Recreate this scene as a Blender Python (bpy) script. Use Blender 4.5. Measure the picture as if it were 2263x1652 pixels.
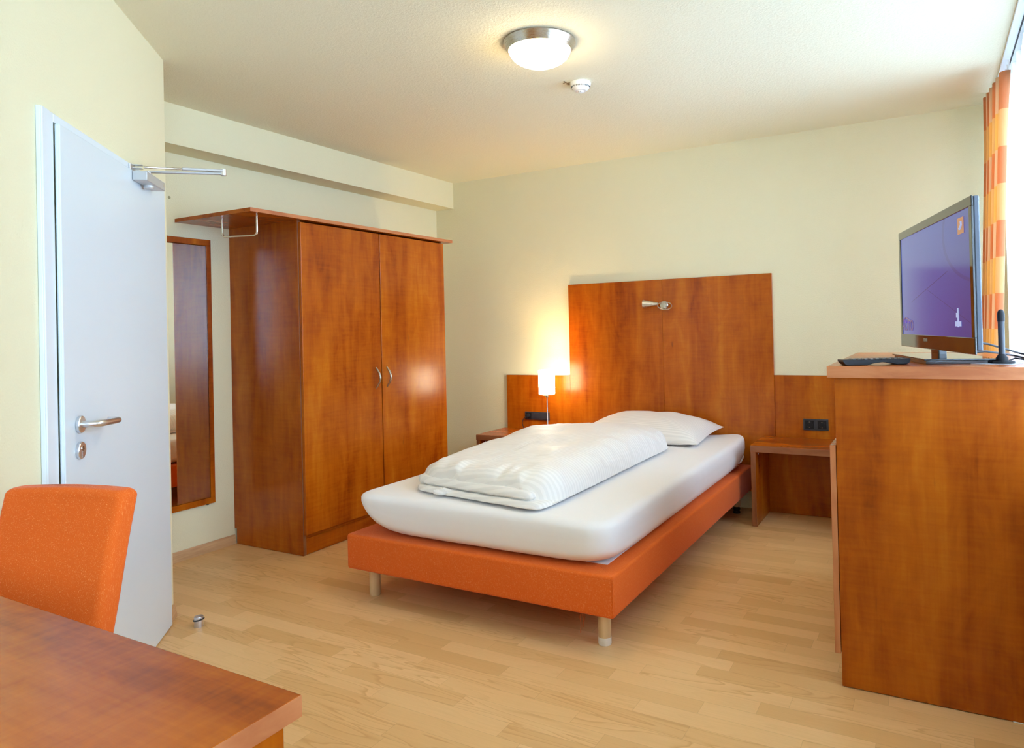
import bpy, bmesh, math, random
from mathutils import Vector, Matrix, noise

for o in list(bpy.data.objects):
    bpy.data.objects.remove(o)
C = bpy.context.scene.collection
PI = math.pi
sc = bpy.context.scene

# ------------------------------------------------------------------ camera
W_, H_ = 2263, 1652
F_, YAW, PITCH, ROLL, SX, SY = 1526.4562, .4932, .0078, -.0233, 106.6145, -112.8749
CAM = Vector((3.7328, -4.7374, 1.25))
fw = Vector((-math.sin(YAW) * math.cos(PITCH), math.cos(YAW) * math.cos(PITCH), math.sin(PITCH)))
r0 = Vector((math.cos(YAW), math.sin(YAW), 0)); u0 = r0.cross(fw)
rt = math.cos(ROLL) * r0 + math.sin(ROLL) * u0
up = -math.sin(ROLL) * r0 + math.cos(ROLL) * u0
cd = bpy.data.cameras.new('camera'); cam = bpy.data.objects.new('camera', cd); C.objects.link(cam)
m = Matrix.Identity(4)
for i, v in enumerate((rt, up, -fw)):
    for j in range(3): m[j][i] = v[j]
m.translation = CAM
cam.matrix_world = m
cd.sensor_fit = 'HORIZONTAL'; cd.sensor_width = 36; cd.lens = F_ * 36 / W_
cd.shift_x = -SX / W_; cd.shift_y = SY / W_
cd.clip_start = .05
sc.camera = cam

# ------------------------------------------------------------------ light and exposure
wd = bpy.data.worlds.new('daylight'); sc.world = wd; wd.use_nodes = True
bg = wd.node_tree.nodes['Background']
bg.inputs['Color'].default_value = (.52, .735, 1, 1); bg.inputs['Strength'].default_value = 29.0
def portal(y0, y1, z0, z1, x):
    l = bpy.data.lights.new('window_portal', 'AREA'); l.shape = 'RECTANGLE'
    l.size = z1 - z0; l.size_y = abs(y1 - y0); l.cycles.is_portal = True
    o = bpy.data.objects.new('window_portal', l); C.objects.link(o)
    o.location = (x, (y0 + y1) / 2, (z0 + z1) / 2); o.rotation_euler = (0, PI / 2, 0)
CEIL_E, LAMP_E, BULB_W = 36.0, 26.0, 14.0
sc.view_settings.view_transform = 'Standard'; sc.view_settings.look = 'None'
sc.view_settings.exposure = 0.16; sc.view_settings.gamma = 1.0
sc.view_settings.use_curve_mapping = False
cy = sc.cycles
cy.use_denoising = True; cy.use_adaptive_sampling = True; cy.adaptive_threshold = .02; cy.max_bounces = 10; cy.diffuse_bounces = 6; cy.glossy_bounces = 5
cy.transparent_max_bounces = 10; cy.transmission_bounces = 6; cy.sample_clamp_indirect = 5
cy.caustics_reflective = False; cy.caustics_refractive = False

# ------------------------------------------------------------------ materials
class NT:
    def __init__(s, name):
        s.m = bpy.data.materials.new(name); s.m.use_nodes = True
        s.t = s.m.node_tree; s.n = s.t.nodes; s.b = s.n['Principled BSDF']; s.out = s.n['Material Output']
    def add(s, t, **k):
        n = s.n.new(t)
        for a, v in k.items(): setattr(n, a, v)
        return n
    def link(s, a, b): s.t.links.new(a, b)
    def val(s, sock, v):
        if hasattr(v, 'links') or isinstance(v, bpy.types.NodeSocket): s.link(v, sock)
        else: sock.default_value = v
    def math(s, op, a, b=0.0, c=None):
        n = s.add('ShaderNodeMath', operation=op); s.val(n.inputs[0], a); s.val(n.inputs[1], b)
        if c is not None: s.val(n.inputs[2], c)
        return n.outputs[0]
    def coord(s, scale=(1, 1, 1), rnd=0.0, kind='Object'):
        tc = s.add('ShaderNodeTexCoord'); mp = s.add('ShaderNodeMapping'); mp.inputs['Scale'].default_value = scale
        s.link(tc.outputs[kind], mp.inputs['Vector'])
        if rnd:
            oi = s.add('ShaderNodeObjectInfo')
            v = s.add('ShaderNodeCombineXYZ')
            for i in range(3): s.link(s.math('MULTIPLY', oi.outputs['Random'], rnd * (1 + i * .7)), v.inputs[i])
            s.link(v.outputs[0], mp.inputs['Location'])
        return mp.outputs[0]
    def noise(s, vec, scale, detail=4, rough=.5, dist=0.0):
        n = s.add('ShaderNodeTexNoise'); s.link(vec, n.inputs['Vector'])
        n.inputs['Scale'].default_value = scale; n.inputs['Detail'].default_value = detail
        n.inputs['Roughness'].default_value = rough; n.inputs['Distortion'].default_value = dist
        return n.outputs['Fac']
    def ramp(s, f, stops):
        n = s.add('ShaderNodeValToRGB'); e = n.color_ramp.elements
        while len(e) < len(stops): e.new(.5)
        for el, (p, c) in zip(e, stops): el.position = p; el.color = (*c, 1)
        s.val(n.inputs[0], f); return n.outputs[0]
    def mix(s, f, a, b, mode='MIX'):
        n = s.add('ShaderNodeMix', data_type='RGBA', blend_type=mode)
        s.val(n.inputs[0], f)
        for k, v in ((6, a), (7, b)):
            if isinstance(v, tuple): v = (*v, 1)
            s.val(n.inputs[k], v)
        return n.outputs[2]
    def bump(s, h, strength, dist=.002):
        n = s.add('ShaderNodeBump'); n.inputs['Strength'].default_value = strength; n.inputs['Distance'].default_value = dist
        s.link(h, n.inputs['Height']); s.link(n.outputs[0], s.b.inputs['Normal'])
    def base(s, c): s.val(s.b.inputs['Base Color'], (*c, 1) if isinstance(c, tuple) else c)
    def rough(s, v): s.val(s.b.inputs['Roughness'], v)

def plain(name, col, rough=.5, metal=0.0, spec=None, coat=0.0):
    t = NT(name); t.base(col); t.rough(rough); t.b.inputs['Metallic'].default_value = metal
    if spec is not None: t.b.inputs['Specular IOR Level'].default_value = spec
    if coat: t.b.inputs['Coat Weight'].default_value = coat
    v = t.coord(); n = t.noise(v, 60, 3)
    t.rough(t.math('MULTIPLY_ADD', n, rough * .06, rough * .97))
    return t.m

def cherry(name, axis, rough=.25, tint=.93):
    """stained cherry veneer, grain along axis"""
    t = NT(name)
    def sc3(a, b):
        s = [a, a, a]; s[axis] = b; return tuple(s)
    broad = t.noise(t.coord(sc3(6.5, .8), 9), 1, 3, .5, .9)
    blotch = t.noise(t.coord(sc3(11, 4.0), 5), 1, 5, .6, .8)
    fine = t.noise(t.coord(sc3(80, 2.2), 3), 1, 5, .6, .3)
    figure = t.noise(t.coord(sc3(7, 75), 2), 1, 3, .5, .4)
    f = t.math('MULTIPLY_ADD', broad, .62, t.math('MULTIPLY', blotch, .40))
    f = t.math('ADD', f, t.math('MULTIPLY', t.math('SUBTRACT', fine, .5), .15))
    f = t.math('ADD', f, t.math('MULTIPLY', t.math('SUBTRACT', figure, .5), .15))
    k = tint
    col = t.ramp(f, [(.30, (.205 * k, .028 * k, .0012 * k)), (.45, (.345 * k, .064 * k, .002 * k)),
                     (.57, (.435 * k, .097 * k, .003 * k)), (.72, (.53 * k, .152 * k, .007 * k))])
    knots = t.noise(t.coord(sc3(30, 6), 4), 1, 2)
    kn = t.ramp(knots, [(.74, (0, 0, 0)), (.80, (1, 1, 1))])
    col = t.mix(t.math('MULTIPLY', kn, .5), col, (.10, .025, .008))
    t.base(col); t.rough(t.math('MULTIPLY_ADD', fine, .08, rough - .04))
    t.b.inputs['Specular IOR Level'].default_value = .33; t.b.inputs['Specular Tint'].default_value = (1, .93, .84, 1)
    t.bump(fine, .05, .001)
    return t.m

def paint(name, col, scale, strength, rough=.85):
    t = NT(name); v = t.coord()
    big = t.noise(v, 1.3, 3)
    t.base(t.mix(t.math('MULTIPLY', big, .10), col, tuple(c * .85 for c in col)))
    t.rough(rough)
    h = t.noise(v, scale, 5, .62)
    t.bump(t.ramp(h, [(.35, (0, 0, 0)), (.7, (1, 1, 1))]), strength, .004)
    return t.m

def laminate():
    t = NT('maple_laminate')
    tc = t.add('ShaderNodeTexCoord'); sp = t.add('ShaderNodeSeparateXYZ'); t.link(tc.outputs['Object'], sp.inputs[0])
    x, y = sp.outputs[0], sp.outputs[1]
    rowf = t.math('DIVIDE', y, .078); row = t.math('FLOOR', rowf)
    wn = t.add('ShaderNodeTexWhiteNoise', noise_dimensions='1D'); t.link(row, wn.inputs['W'])
    xs = t.math('DIVIDE', t.math('ADD', x, t.math('MULTIPLY', wn.outputs['Value'], 3.0)), .52)
    cell = t.math('FLOOR', xs)
    cv = t.add('ShaderNodeCombineXYZ'); t.link(cell, cv.inputs[0]); t.link(row, cv.inputs[1])
    w2 = t.add('ShaderNodeTexWhiteNoise', noise_dimensions='2D'); t.link(cv.outputs[0], w2.inputs['Vector'])
    tone = w2.outputs['Value']
    # grain, shifted per strip
    off = t.math('MULTIPLY', tone, 37.0)
    g = t.add('ShaderNodeCombineXYZ')
    t.link(t.math('ADD', t.math('MULTIPLY', x, 1.3), off), g.inputs[0]); t.link(t.math('ADD', t.math('MULTIPLY', y, 11), off), g.inputs[1])
    n1 = t.noise(g.outputs[0], 1.0, 2, .45, .5)
    rings = t.math('FRACT', t.math('MULTIPLY', n1, 9.0))
    rings = t.ramp(rings, [(0, (0, 0, 0)), (.75, (.25, .25, .25)), (.93, (1, 1, 1)), (1, (0, 0, 0))])
    sel = t.ramp(w2.outputs['Color'], [(.42, (0.18, 0.18, 0.18)), (.55, (1, 1, 1))])
    g2 = t.add('ShaderNodeCombineXYZ')
    t.link(t.math('ADD', t.math('MULTIPLY', x, 5), off), g2.inputs[0]); t.link(t.math('MULTIPLY', y, 160), g2.inputs[1])
    n2 = t.noise(g2.outputs[0], 1.0, 4, .6)
    col = t.ramp(tone, [(0, (.63, .350, .132)), (.35, (.73, .430, .182)), (.7, (.78, .475, .215)), (1, (.67, .380, .148))])
    col = t.mix(t.math('MULTIPLY', t.math('MULTIPLY', rings, sel), .68), col, (.52, .255, .075))
    col = t.mix(t.math('MULTIPLY', t.math('SUBTRACT', n2, .35), .45), col, (.52, .30, .115))
    # joints
    fy = t.math('FRACT', rowf); fx = t.math('FRACT', xs)
    ey = t.math('LESS_THAN', t.math('MINIMUM', fy, t.math('SUBTRACT', 1, fy)), .010)
    ex = t.math('LESS_THAN', t.math('MINIMUM', fx, t.math('SUBTRACT', 1, fx)), .0016)
    e = t.math('MAXIMUM', ex, ey)
    col = t.mix(t.math('MULTIPLY', e, .28), col, (.25, .13, .04))
    t.base(col); t.rough(t.math('MULTIPLY_ADD', n2, .1, .30))
    t.b.inputs['Specular IOR Level'].default_value = .4
    t.bump(n2, .04, .001)
    return t.m

def fabric(name, col, col2, weave=900, rough=.95):
    t = NT(name)
    a = t.noise(t.coord((weave * .12, weave, weave)), 1, 2); b = t.noise(t.coord((weave, weave, weave * .10)), 1, 2)
    f = t.math('ADD', t.math('MULTIPLY', a, .5), t.math('MULTIPLY', b, .5))
    big = t.noise(t.coord((30, 30, 30)), 1, 4)
    f = t.math('ADD', f, t.math('MULTIPLY', t.math('SUBTRACT', big, .5), .06))
    t.base(t.ramp(f, [(.40, col), (.56, col), (.72, col2)]))
    t.rough(rough); t.b.inputs['Sheen Weight'].default_value = .13; t.b.inputs['Sheen Roughness'].default_value = .3
    t.b.inputs['Specular IOR Level'].default_value = .2
    t.bump(f, .35, .0015)
    return t.m

def linen(name, col, stripes=False):
    t = NT(name); v = t.coord()
    t.base(col); t.rough(.75); t.b.inputs['Specular IOR Level'].default_value = .3
    t.b.inputs['Sheen Weight'].default_value = .15
    w = t.noise(t.coord((1, 1, 1)), 9, 5, .55)
    if stripes:
        wv = t.add('ShaderNodeTexWave', wave_type='BANDS', bands_direction='Y', wave_profile='SIN')
        t.link(v, wv.inputs['Vector']); wv.inputs['Scale'].default_value = 15
        wv.inputs['Distortion'].default_value = 1.0; wv.inputs['Detail'].default_value = 1; wv.inputs['Detail Scale'].default_value = .5
        st = t.ramp(wv.outputs['Fac'], [(.42, (0, 0, 0)), (.58, (1, 1, 1))])
        t.base(t.mix(st, col, tuple(c * .915 for c in col)))
        t.rough(t.math('MULTIPLY_ADD', st, .3, .45))
    t.bump(w, .12, .01)
    return t.m

def emit(name, col, strength):
    t = NT(name); t.b.inputs['Emission Color'].default_value = (*col, 1); t.b.inputs['Emission Strength'].default_value = strength
    t.base(col); t.rough(.3); return t.m

def metal(name, col, rough):
    t = NT(name); t.base(col); t.b.inputs['Metallic'].default_value = 1
    n = t.noise(t.coord((40, 40, 900)), 1, 2); t.rough(t.math('MULTIPLY_ADD', n, .1, rough - .05)); return t.m

M = {}
M['cherry_z'] = cherry('cherry_veneer_upright', 2)
M['cherry_x'] = cherry('cherry_veneer_across', 0)
M['cherry_y'] = cherry('cherry_veneer_deep', 1)
def edging(name, axis, k=1.0):
    t = NT(name); s = [14, 14, 14]; s[axis] = 3.0
    f = t.noise(t.coord(tuple(s), 4), 1, 5, .6, .6)
    t.base(t.ramp(f, [(.35, (.36 * k, .105 * k, .035 * k)), (.55, (.47 * k, .165 * k, .060 * k)), (.72, (.52 * k, .21 * k, .09 * k))])); t.rough(.35); return t.m
M['edge_x'] = edging('cherry_edging_across', 0); M['edge_y'] = edging('cherry_edging_deep', 1); M['edge_z'] = edging('cherry_edging_upright', 2)
M['edge_dx'] = edging('dark_cherry_edging_across', 0, .60); M['edge_dz'] = edging('dark_cherry_edging_upright', 2, .60)
M['wall'] = paint('pale_yellow_wallpaper', (.81, .755, .515), 150, .28)
M['ceil'] = paint('rough_cast_ceiling', (.845, .80, .60), 95, .38)
M['floor'] = laminate()
M['white'] = plain('white_lacquer', (.72, .815, .88), .3)
M['frame_white'] = plain('white_painted_steel', (.76, .845, .91), .28)
M['orange'] = fabric('orange_weave', (.66, .108, .010), (.86, .36, .12))
M['sheet'] = linen('white_cotton_sheet', (.89, .865, .865))
M['damask'] = linen('striped_white_damask', (.90, .87, .835), True)
M['steel'] = metal('brushed_nickel', (.56, .51, .44), .28)
M['chrome'] = metal('polished_chrome', (.80, .80, .82), .12)
M['alu'] = metal('satin_aluminium', (.72, .72, .74), .32)
M['silver'] = plain('silver_lacquer', (.55, .55, .55), .32, .35)
M['black'] = plain('black_plastic', (.014, .014, .016), .5, spec=.22)
M['gloss_black'] = plain('gloss_black_plastic', (.012, .012, .013), .06, coat=.5)
M['tv_side'] = plain('gloss_grey_plastic', (.05, .06, .08), .12)
M['anthracite'] = plain('anthracite_plastic', (.030, .032, .042), .4)
M['dark_hole'] = plain('dark_recess', (.006, .006, .007), .6)
M['rubber'] = plain('black_rubber', (.012, .012, .012), .7)
M['beech'] = None
t = NT('beech_wood'); g = t.noise(t.coord((40, 40, 3), 3), 1, 4)
t.base(t.ramp(g, [(.3, (.50, .32, .15)), (.7, (.68, .47, .25))])); t.rough(.45); M['beech'] = t.m
t = NT('oak_skirting'); g = t.noise(t.coord((6, 6, 90), 3), 1, 4)
t.base(t.ramp(g, [(.3, (.46, .25, .11)), (.7, (.60, .36, .18))])); t.rough(.4); M['skirting'] = t.m
t = NT('mirror_glass'); t.base((.86, .87, .85)); t.b.inputs['Metallic'].default_value = 1; t.rough(.012); M['mirror'] = t.m
t = NT('window_glass')
tr = t.add('ShaderNodeBsdfTransparent'); gl = t.add('ShaderNodeBsdfGlossy'); gl.inputs['Roughness'].default_value = .02
fr = t.add('ShaderNodeFresnel'); fr.inputs['IOR'].default_value = 1.45; mx = t.add('ShaderNodeMixShader')
t.link(fr.outputs[0], mx.inputs[0]); t.link(tr.outputs[0], mx.inputs[1]); t.link(gl.outputs[0], mx.inputs[2]); t.link(mx.outputs[0], t.out.inputs[0]); M['glass'] = t.m
t = NT('sheer_voile')
tr = t.add('ShaderNodeBsdfTransparent'); tl = t.add('ShaderNodeBsdfTranslucent'); df = t.add('ShaderNodeBsdfDiffuse')
tl.inputs[0].default_value = (.95, .96, .97, 1); df.inputs[0].default_value = (.9, .92, .94, 1)
m1 = t.add('ShaderNodeMixShader'); m1.inputs[0].default_value = .35; t.link(tl.outputs[0], m1.inputs[1]); t.link(df.outputs[0], m1.inputs[2])
m2 = t.add('ShaderNodeMixShader'); wv = t.noise(t.coord((900, 900, 900)), 1, 1)
t.link(t.math('MULTIPLY_ADD', wv, .2, .62), m2.inputs[0]); t.link(tr.outputs[0], m2.inputs[1]); t.link(m1.outputs[0], m2.inputs[2]); t.link(m2.outputs[0], t.out.inputs[0]); M['sheer'] = t.m
# checked curtain (uv in metres)
t = NT('checked_curtain_cloth'); tc = t.add('ShaderNodeTexCoord'); sp = t.add('ShaderNodeSeparateXYZ'); t.link(tc.outputs['UV'], sp.inputs[0])
cu = t.math('GREATER_THAN', t.math('FRACT', t.math('DIVIDE', sp.outputs[0], .25)), .5)
cv = t.math('GREATER_THAN', t.math('FRACT', t.math('DIVIDE', sp.outputs[1], .36)), .5)
ra = t.mix(cu, (.70, .30, .13), (.78, .55, .36)); rb = t.mix(cu, (.77, .51, .25), (.79, .50, .19))
col = t.mix(cv, ra, rb); t.base(col); t.rough(.8)
tl = t.add('ShaderNodeBsdfTranslucent'); t.link(col, tl.inputs[0]); mx = t.add('ShaderNodeMixShader'); mx.inputs[0].default_value = .52
t.link(t.b.outputs[0], mx.inputs[1]); t.link(tl.outputs[0], mx.inputs[2]); t.link(mx.outputs[0], t.out.inputs[0]); M['curtain'] = t.m
M['dome'] = emit('opal_glass_lit', (1, .80, .50), CEIL_E)
M['shade'] = emit('opal_shade_lit', (1, .86, .62), LAMP_E)
M['paper'] = plain('white_paper', (.85, .87, .9), .6)
M['ink'] = plain('dark_ink', (.03, .03, .035), .6)
M['pencil'] = plain('pencil_lead', (.22, .15, .07), .8)
M['smoke_white'] = plain('white_detector_plastic', (.82, .84, .86), .35)
M['key_grey'] = plain('grey_rubber_key', (.16, .15, .13), .55)
M['logo'] = plain('silver_print', (.55, .50, .42), .4)
M['stain'] = plain('greyish_wall_mark', (.30, .27, .15), .9)
M['felt'] = plain('white_felt', (.8, .8, .8), .9)
M['leg_worn'] = plain('worn_pale_wood', (.72, .66, .58), .6)

# ------------------------------------------------------------------ mesh helpers
class MB:
    """collects shapes in world coordinates; build() links them as one mesh object"""
    def __init__(s): s.bm = bmesh.new()
    def box(s, a, b, bev=.0015, seg=2, mat=None):
        t = bmesh.new(); bmesh.ops.create_cube(t, size=1)
        d = [b[i] - a[i] for i in range(3)]; c = [(a[i] + b[i]) / 2 for i in range(3)]
        for v in t.verts: v.co = Vector((v.co.x * d[0], v.co.y * d[1], v.co.z * d[2]))
        bv = min(bev, min(abs(x) for x in d) * .45)
        if bv > 0: bmesh.ops.bevel(t, geom=t.edges[:] , offset=bv, segments=seg, affect='EDGES', profile=.5)
        T = Matrix.Translation(c)
        for v in t.verts: v.co = (mat @ (T @ v.co)) if mat else (T @ v.co)
        s.merge(t); return s
    def merge(s, t):
        me = bpy.data.meshes.new('t'); t.to_mesh(me); t.free(); s.bm.from_mesh(me); bpy.data.meshes.remove(me)
    def lathe(s, prof, mat, n=40):
        """prof: (r, z) pairs round the local z of mat; r = 0 closes an end"""
        rows = []
        for r, z in prof:
            if r < 1e-6: rows.append([s.bm.verts.new(mat @ Vector((0, 0, z)))])
            else: rows.append([s.bm.verts.new(mat @ Vector((r * math.cos(2 * PI * k / n), r * math.sin(2 * PI * k / n), z))) for k in range(n)])
        for a, b in zip(rows, rows[1:]):
            for k in range(n):
                k2 = (k + 1) % n
                if len(a) == 1 and len(b) == 1: continue
                if len(a) == 1: q = (a[0], b[k2], b[k])
                elif len(b) == 1: q = (a[k], a[k2], b[0])
                else: q = (a[k], a[k2], b[k2], b[k])
                try: s.bm.faces.new(q)
                except ValueError: pass
        return s
    def tube(s, pts, r, n=12, cap=True, closed=False):
        pts = [Vector(p) for p in pts]; N = len(pts)
        rr = r if isinstance(r, (list, tuple)) else [r] * N
        rows = []; ref = None
        for i, p in enumerate(pts):
            if closed: d = pts[(i + 1) % N] - pts[i - 1]
            else: d = pts[min(i + 1, N - 1)] - pts[max(i - 1, 0)]
            d.normalize()
            if ref is None:
                ref = d.orthogonal().normalized()
            ref = (ref - d * ref.dot(d)).normalized(); b = d.cross(ref)
            rows.append([s.bm.verts.new(p + (ref * math.cos(2 * PI * k / n) + b * math.sin(2 * PI * k / n)) * rr[i]) for k in range(n)])
        pr = list(zip(rows, rows[1:])) + ([(rows[-1], rows[0])] if closed else [])
        for a, b in pr:
            for k in range(n): s.bm.faces.new((a[k], a[(k + 1) % n], b[(k + 1) % n], b[k]))
        if cap and not closed:
            s.bm.faces.new(rows[0][::-1]); s.bm.faces.new(rows[-1])
        return s
    def prism(s, poly, z0, z1):
        a = [s.bm.verts.new((p[0], p[1], z0)) for p in poly]; b = [s.bm.verts.new((p[0], p[1], z1)) for p in poly]
        n = len(poly); s.bm.faces.new(a[::-1]); s.bm.faces.new(b)
        for k in range(n): s.bm.faces.new((a[k], a[(k + 1) % n], b[(k + 1) % n], b[k]))
        return s
    def grid(s, rows, close_u=False):
        vs = [[s.bm.verts.new(p) for p in r] for r in rows]
        for a, b in zip(vs, vs[1:]):
            n = len(a)
            for k in range(n if close_u else n - 1): s.bm.faces.new((a[k], a[(k + 1) % n], b[(k + 1) % n], b[k]))
        return vs
    def build(s, name, mat, parent=None, smooth=False, angle=None):
        bmesh.ops.recalc_face_normals(s.bm, faces=s.bm.faces[:])
        me = bpy.data.meshes.new(name); org = Vector((0, 0, 0)); p = parent
        while p is not None: org = org + p.location; p = p.parent
        for v in s.bm.verts: v.co -= org
        if smooth:
            for f in s.bm.faces: f.smooth = True
            lim = math.radians(angle or 35)
            for e in s.bm.edges:
                if len(e.link_faces) == 2 and e.calc_face_angle(0) > lim: e.smooth = False
        s.bm.to_mesh(me); s.bm.free()
        for mm in (mat if isinstance(mat, (list, tuple)) else [mat]): me.materials.append(mm)
        o = bpy.data.objects.new(name, me); C.objects.link(o)
        if parent is not None: o.parent = parent
        return o

def tag(o, label=None, cat=None, group=None, kind=None):
    for k, v in (('label', label), ('category', cat), ('group', group), ('kind', kind)):
        if v: o[k] = v
    return o
def thing(name, loc, label, cat, group=None):
    o = bpy.data.objects.new(name, None); C.objects.link(o); o.location = loc; o.empty_display_size = .1
    return tag(o, label, cat, group)
def struct(mb, name, mat, label=None, parent=None, **k):
    o = mb.build(name, mat, parent, **k)
    return tag(o, label, None, None, 'structure')
def fillet(pts, r, n=6):
    """polyline with rounded corners"""
    pts = [Vector(p) for p in pts]; out = [pts[0]]
    for a, b, c in zip(pts, pts[1:], pts[2:]):
        d1 = (a - b).normalized(); d2 = (c - b).normalized()
        p1 = b + d1 * r; p2 = b + d2 * r
        for k in range(n + 1):
            q = k / n; out.append(p1 * (1 - q) ** 2 + b * 2 * q * (1 - q) + p2 * q ** 2)
    out.append(pts[-1]); return out
def frame_m(o, x, y, z):
    m = Matrix.Identity(4)
    for i, v in enumerate((x, y, z)):
        for j in range(3): m[j][i] = v[j]
    m.translation = o; return m
def axis_m(o, z):
    z = Vector(z).normalized(); x = z.orthogonal().normalized(); return frame_m(Vector(o), x, z.cross(x), z)
def text(s, size, mat4, mat, name, parent, ext=.0004, align='CENTER'):
    cu = bpy.data.curves.new('t', 'FONT'); cu.body = s; cu.size = size; cu.extrude = ext; cu.align_x = align; cu.align_y = 'CENTER'
    to = bpy.data.objects.new('t', cu); C.objects.link(to)
    dg = bpy.context.evaluated_depsgraph_get(); me = bpy.data.meshes.new_from_object(to.evaluated_get(dg))
    bpy.data.objects.remove(to); bpy.data.curves.remove(cu)
    me.name = name
    org = Vector((0, 0, 0)); p = parent
    while p is not None: org = org + p.location; p = p.parent
    me.transform(Matrix.Translation(-org) @ mat4); me.materials.clear(); me.materials.append(mat)
    o = bpy.data.objects.new(name, me); C.objects.link(o); o.parent = parent; return o
def onplane(px, py, axis, v):
    """room point seen at a photo pixel on a plane axis = v"""
    d = (px - W_ / 2 - SX) / F_ * rt - (py - H_ / 2 - SY) / F_ * up + fw
    return CAM + d * ((v - CAM[axis]) / d[axis])

# ------------------------------------------------------------------ room shell
HC = 2.5
P0 = Vector((.706, -2.834, 0)); U = Vector((.672, -.741, 0)).normalized(); N = Vector((.741, .672, 0)).normalized()
def dw(s, o, z): return P0 + U * s + N * o + Vector((0, 0, z))
XW, YF, XS = 4.2, -7.2, .9
E1 = dw(1.565, 0, 0)
struct(MB().box((-.3, YF - .2, -.1), (XW + .3, .2, 0), 0), 'floor', M['floor'], 'maple strip laminate floor')
ceiling = struct(MB().box((-.3, YF - .2, HC), (XW + .3, .2, HC + .1), 0), 'ceiling', M['ceil'], 'rough plastered ceiling')
struct(MB().box((-.3, 0, 0), (XW + .3, .12, HC), 0), 'wall_back', M['wall'], 'pale yellow wall behind the bed')
wl = struct(MB().box((-.12, -2.834, 0), (0, 0, HC), 0), 'wall_left', M['wall'], 'pale yellow wall behind the wardrobe')
struct(MB().prism([(0, -2.834), (P0.x, P0.y), (P0.x + .05, P0.y - .06), (-.12, -2.95), (-.12, -2.834)], 0, HC), 'wall_recess', M['wall'])
q = dw(.02, 0, 0); in1 = dw(.07, -.1, 0); in2 = dw(1.45, -.1, 0)
struct(MB().prism([(P0.x, P0.y), (E1.x, E1.y), (E1.x - .1, E1.y + .02), (in1.x, in1.y)], 0, HC), 'wall_entrance', M['wall'], 'pale yellow angled wall around the door')
struct(MB().box((XS - .1, E1.y, 0), (E1.x - .02, E1.y + .08, HC), 0), 'wall_alcove', M['wall'])
struct(MB().box((XS - .1, YF, 0), (XS, E1.y, HC), 0), 'wall_side', M['wall'])
struct(MB().box((XS - .1, YF - .12, 0), (XW + .1, YF, HC), 0), 'wall_front', M['wall'])
# window wall with two openings
WIN = [(-2.9, -.22, .80, 2.43), (-6.6, -4.1, .85, 2.40)]
mb = MB(); X0, X1 = XW, XW + .22
ys = [YF, -6.6, -4.1, -2.9, -.22, 0]
for a, b in ((0, 1), (2, 3), (4, 5)): mb.box((X0, ys[a], 0), (X1, ys[b], HC), 0)
for y0, y1, z0, z1 in WIN:
    mb.box((X0, y0, 0), (X1, y1, z0), 0); mb.box((X0, y0, z1), (X1, y1, HC), 0)
struct(mb, 'wall_right', M['wall'], 'window wall')
for i, (y0, y1, z0, z1) in enumerate(WIN):
    portal(y0, y1, z0, z1, XW + .2)
    w = thing('window_%d' % (i + 1), (XW + .12, (y0 + y1) / 2, z0), None, None); tag(w, 'white window behind the sheer curtain', None, None, 'structure')
    f = MB(); t_ = .06; xa, xb = XW + .09, XW + .15
    f.box((xa, y0, z0), (xb, y1, z0 + t_)); f.box((xa, y0, z1 - t_), (xb, y1, z1))
    nm = 3
    for k in range(nm + 1):
        yc = y0 + (y1 - y0) * k / nm; yc = min(max(yc, y0 + t_ / 2), y1 - t_ / 2)
        f.box((xa, yc - t_ / 2, z0 + t_), (xb, yc + t_ / 2, z1 - t_))
    f.build('window_frame', M['frame_white'], w)
    MB().box((XW + .115, y0 + t_, z0 + t_), (XW + .121, y1 - t_, z1 - t_), 0).build('pane', M['glass'], w)
    MB().box((XW + .002, y0, z0 - .001), (XW + .09, y1, z0 + .02)).build('window_sill', M['frame_white'], w)
# ceiling beam along the left wall
tag(MB().box((.0, -2.834, 2.2834), (.1832, 0, HC), 0).build('beam', M['wall']), 'boxed ceiling beam along the wardrobe wall', None, None, 'structure')
# skirting boards
def skirt(name, a, b, nrm, h=.055, t=.016):
    a, b, nrm = Vector(a), Vector(b), Vector(nrm)
    prof = [(0, 0), (t, 0), (t, .012), (t * .75, .03), (t * .7, h - .012), (t * .35, h), (0, h)]
    mb = MB(); rows = [[p + nrm * x + Vector((0, 0, z)) for x, z in prof] for p in (a, b)]
    vs = mb.grid(rows, True); mb.bm.faces.new(vs[0][::-1]); mb.bm.faces.new(vs[1])
    return struct(mb, name, M['skirting'], 'wooden skirting board', smooth=True)
skirt('baseboard_left', (0, -2.834, 0), (0, -2.003, 0), (1, 0, 0))
skirt('baseboard_back', (.05, 0, 0), (.66, 0, 0), (0, -1, 0))
skirt('baseboard_entrance', dw(.005, 0, 0), dw(.078, 0, 0), N)
skirt('baseboard_recess', (.05, -2.834, 0), (.700, -2.834, 0), (0, 1, 0))
# wall mark and pencil scribble
st = MB(); c = onplane(374, 436, 0, .0008); st.lathe([(0, 0), (.007, 0), (.0085, -.0003)], axis_m(c, (1, 0, 0)), 14); st.build('wall_mark', M['stain'], wl)
def cpx(x, y): return onplane(1080 + x * .115, 40 + y * .115, 2, HC - .001)
mb = MB()
for path in ([(1442, 1214), (1492, 1232), (1425, 1258)], [(1448, 1208), (1500, 1250), (1560, 1242)],
             [(1525 + 30 * math.cos(a * .6), 1266 + 14 * math.sin(a * .6)) for a in range(11)], [(1548, 1262), (1520, 1284), (1556, 1278)]):
    mb.tube([cpx(*p) for p in path], .0011, 6)
mb.build('pencil_mark', M['pencil'], ceiling)

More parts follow.
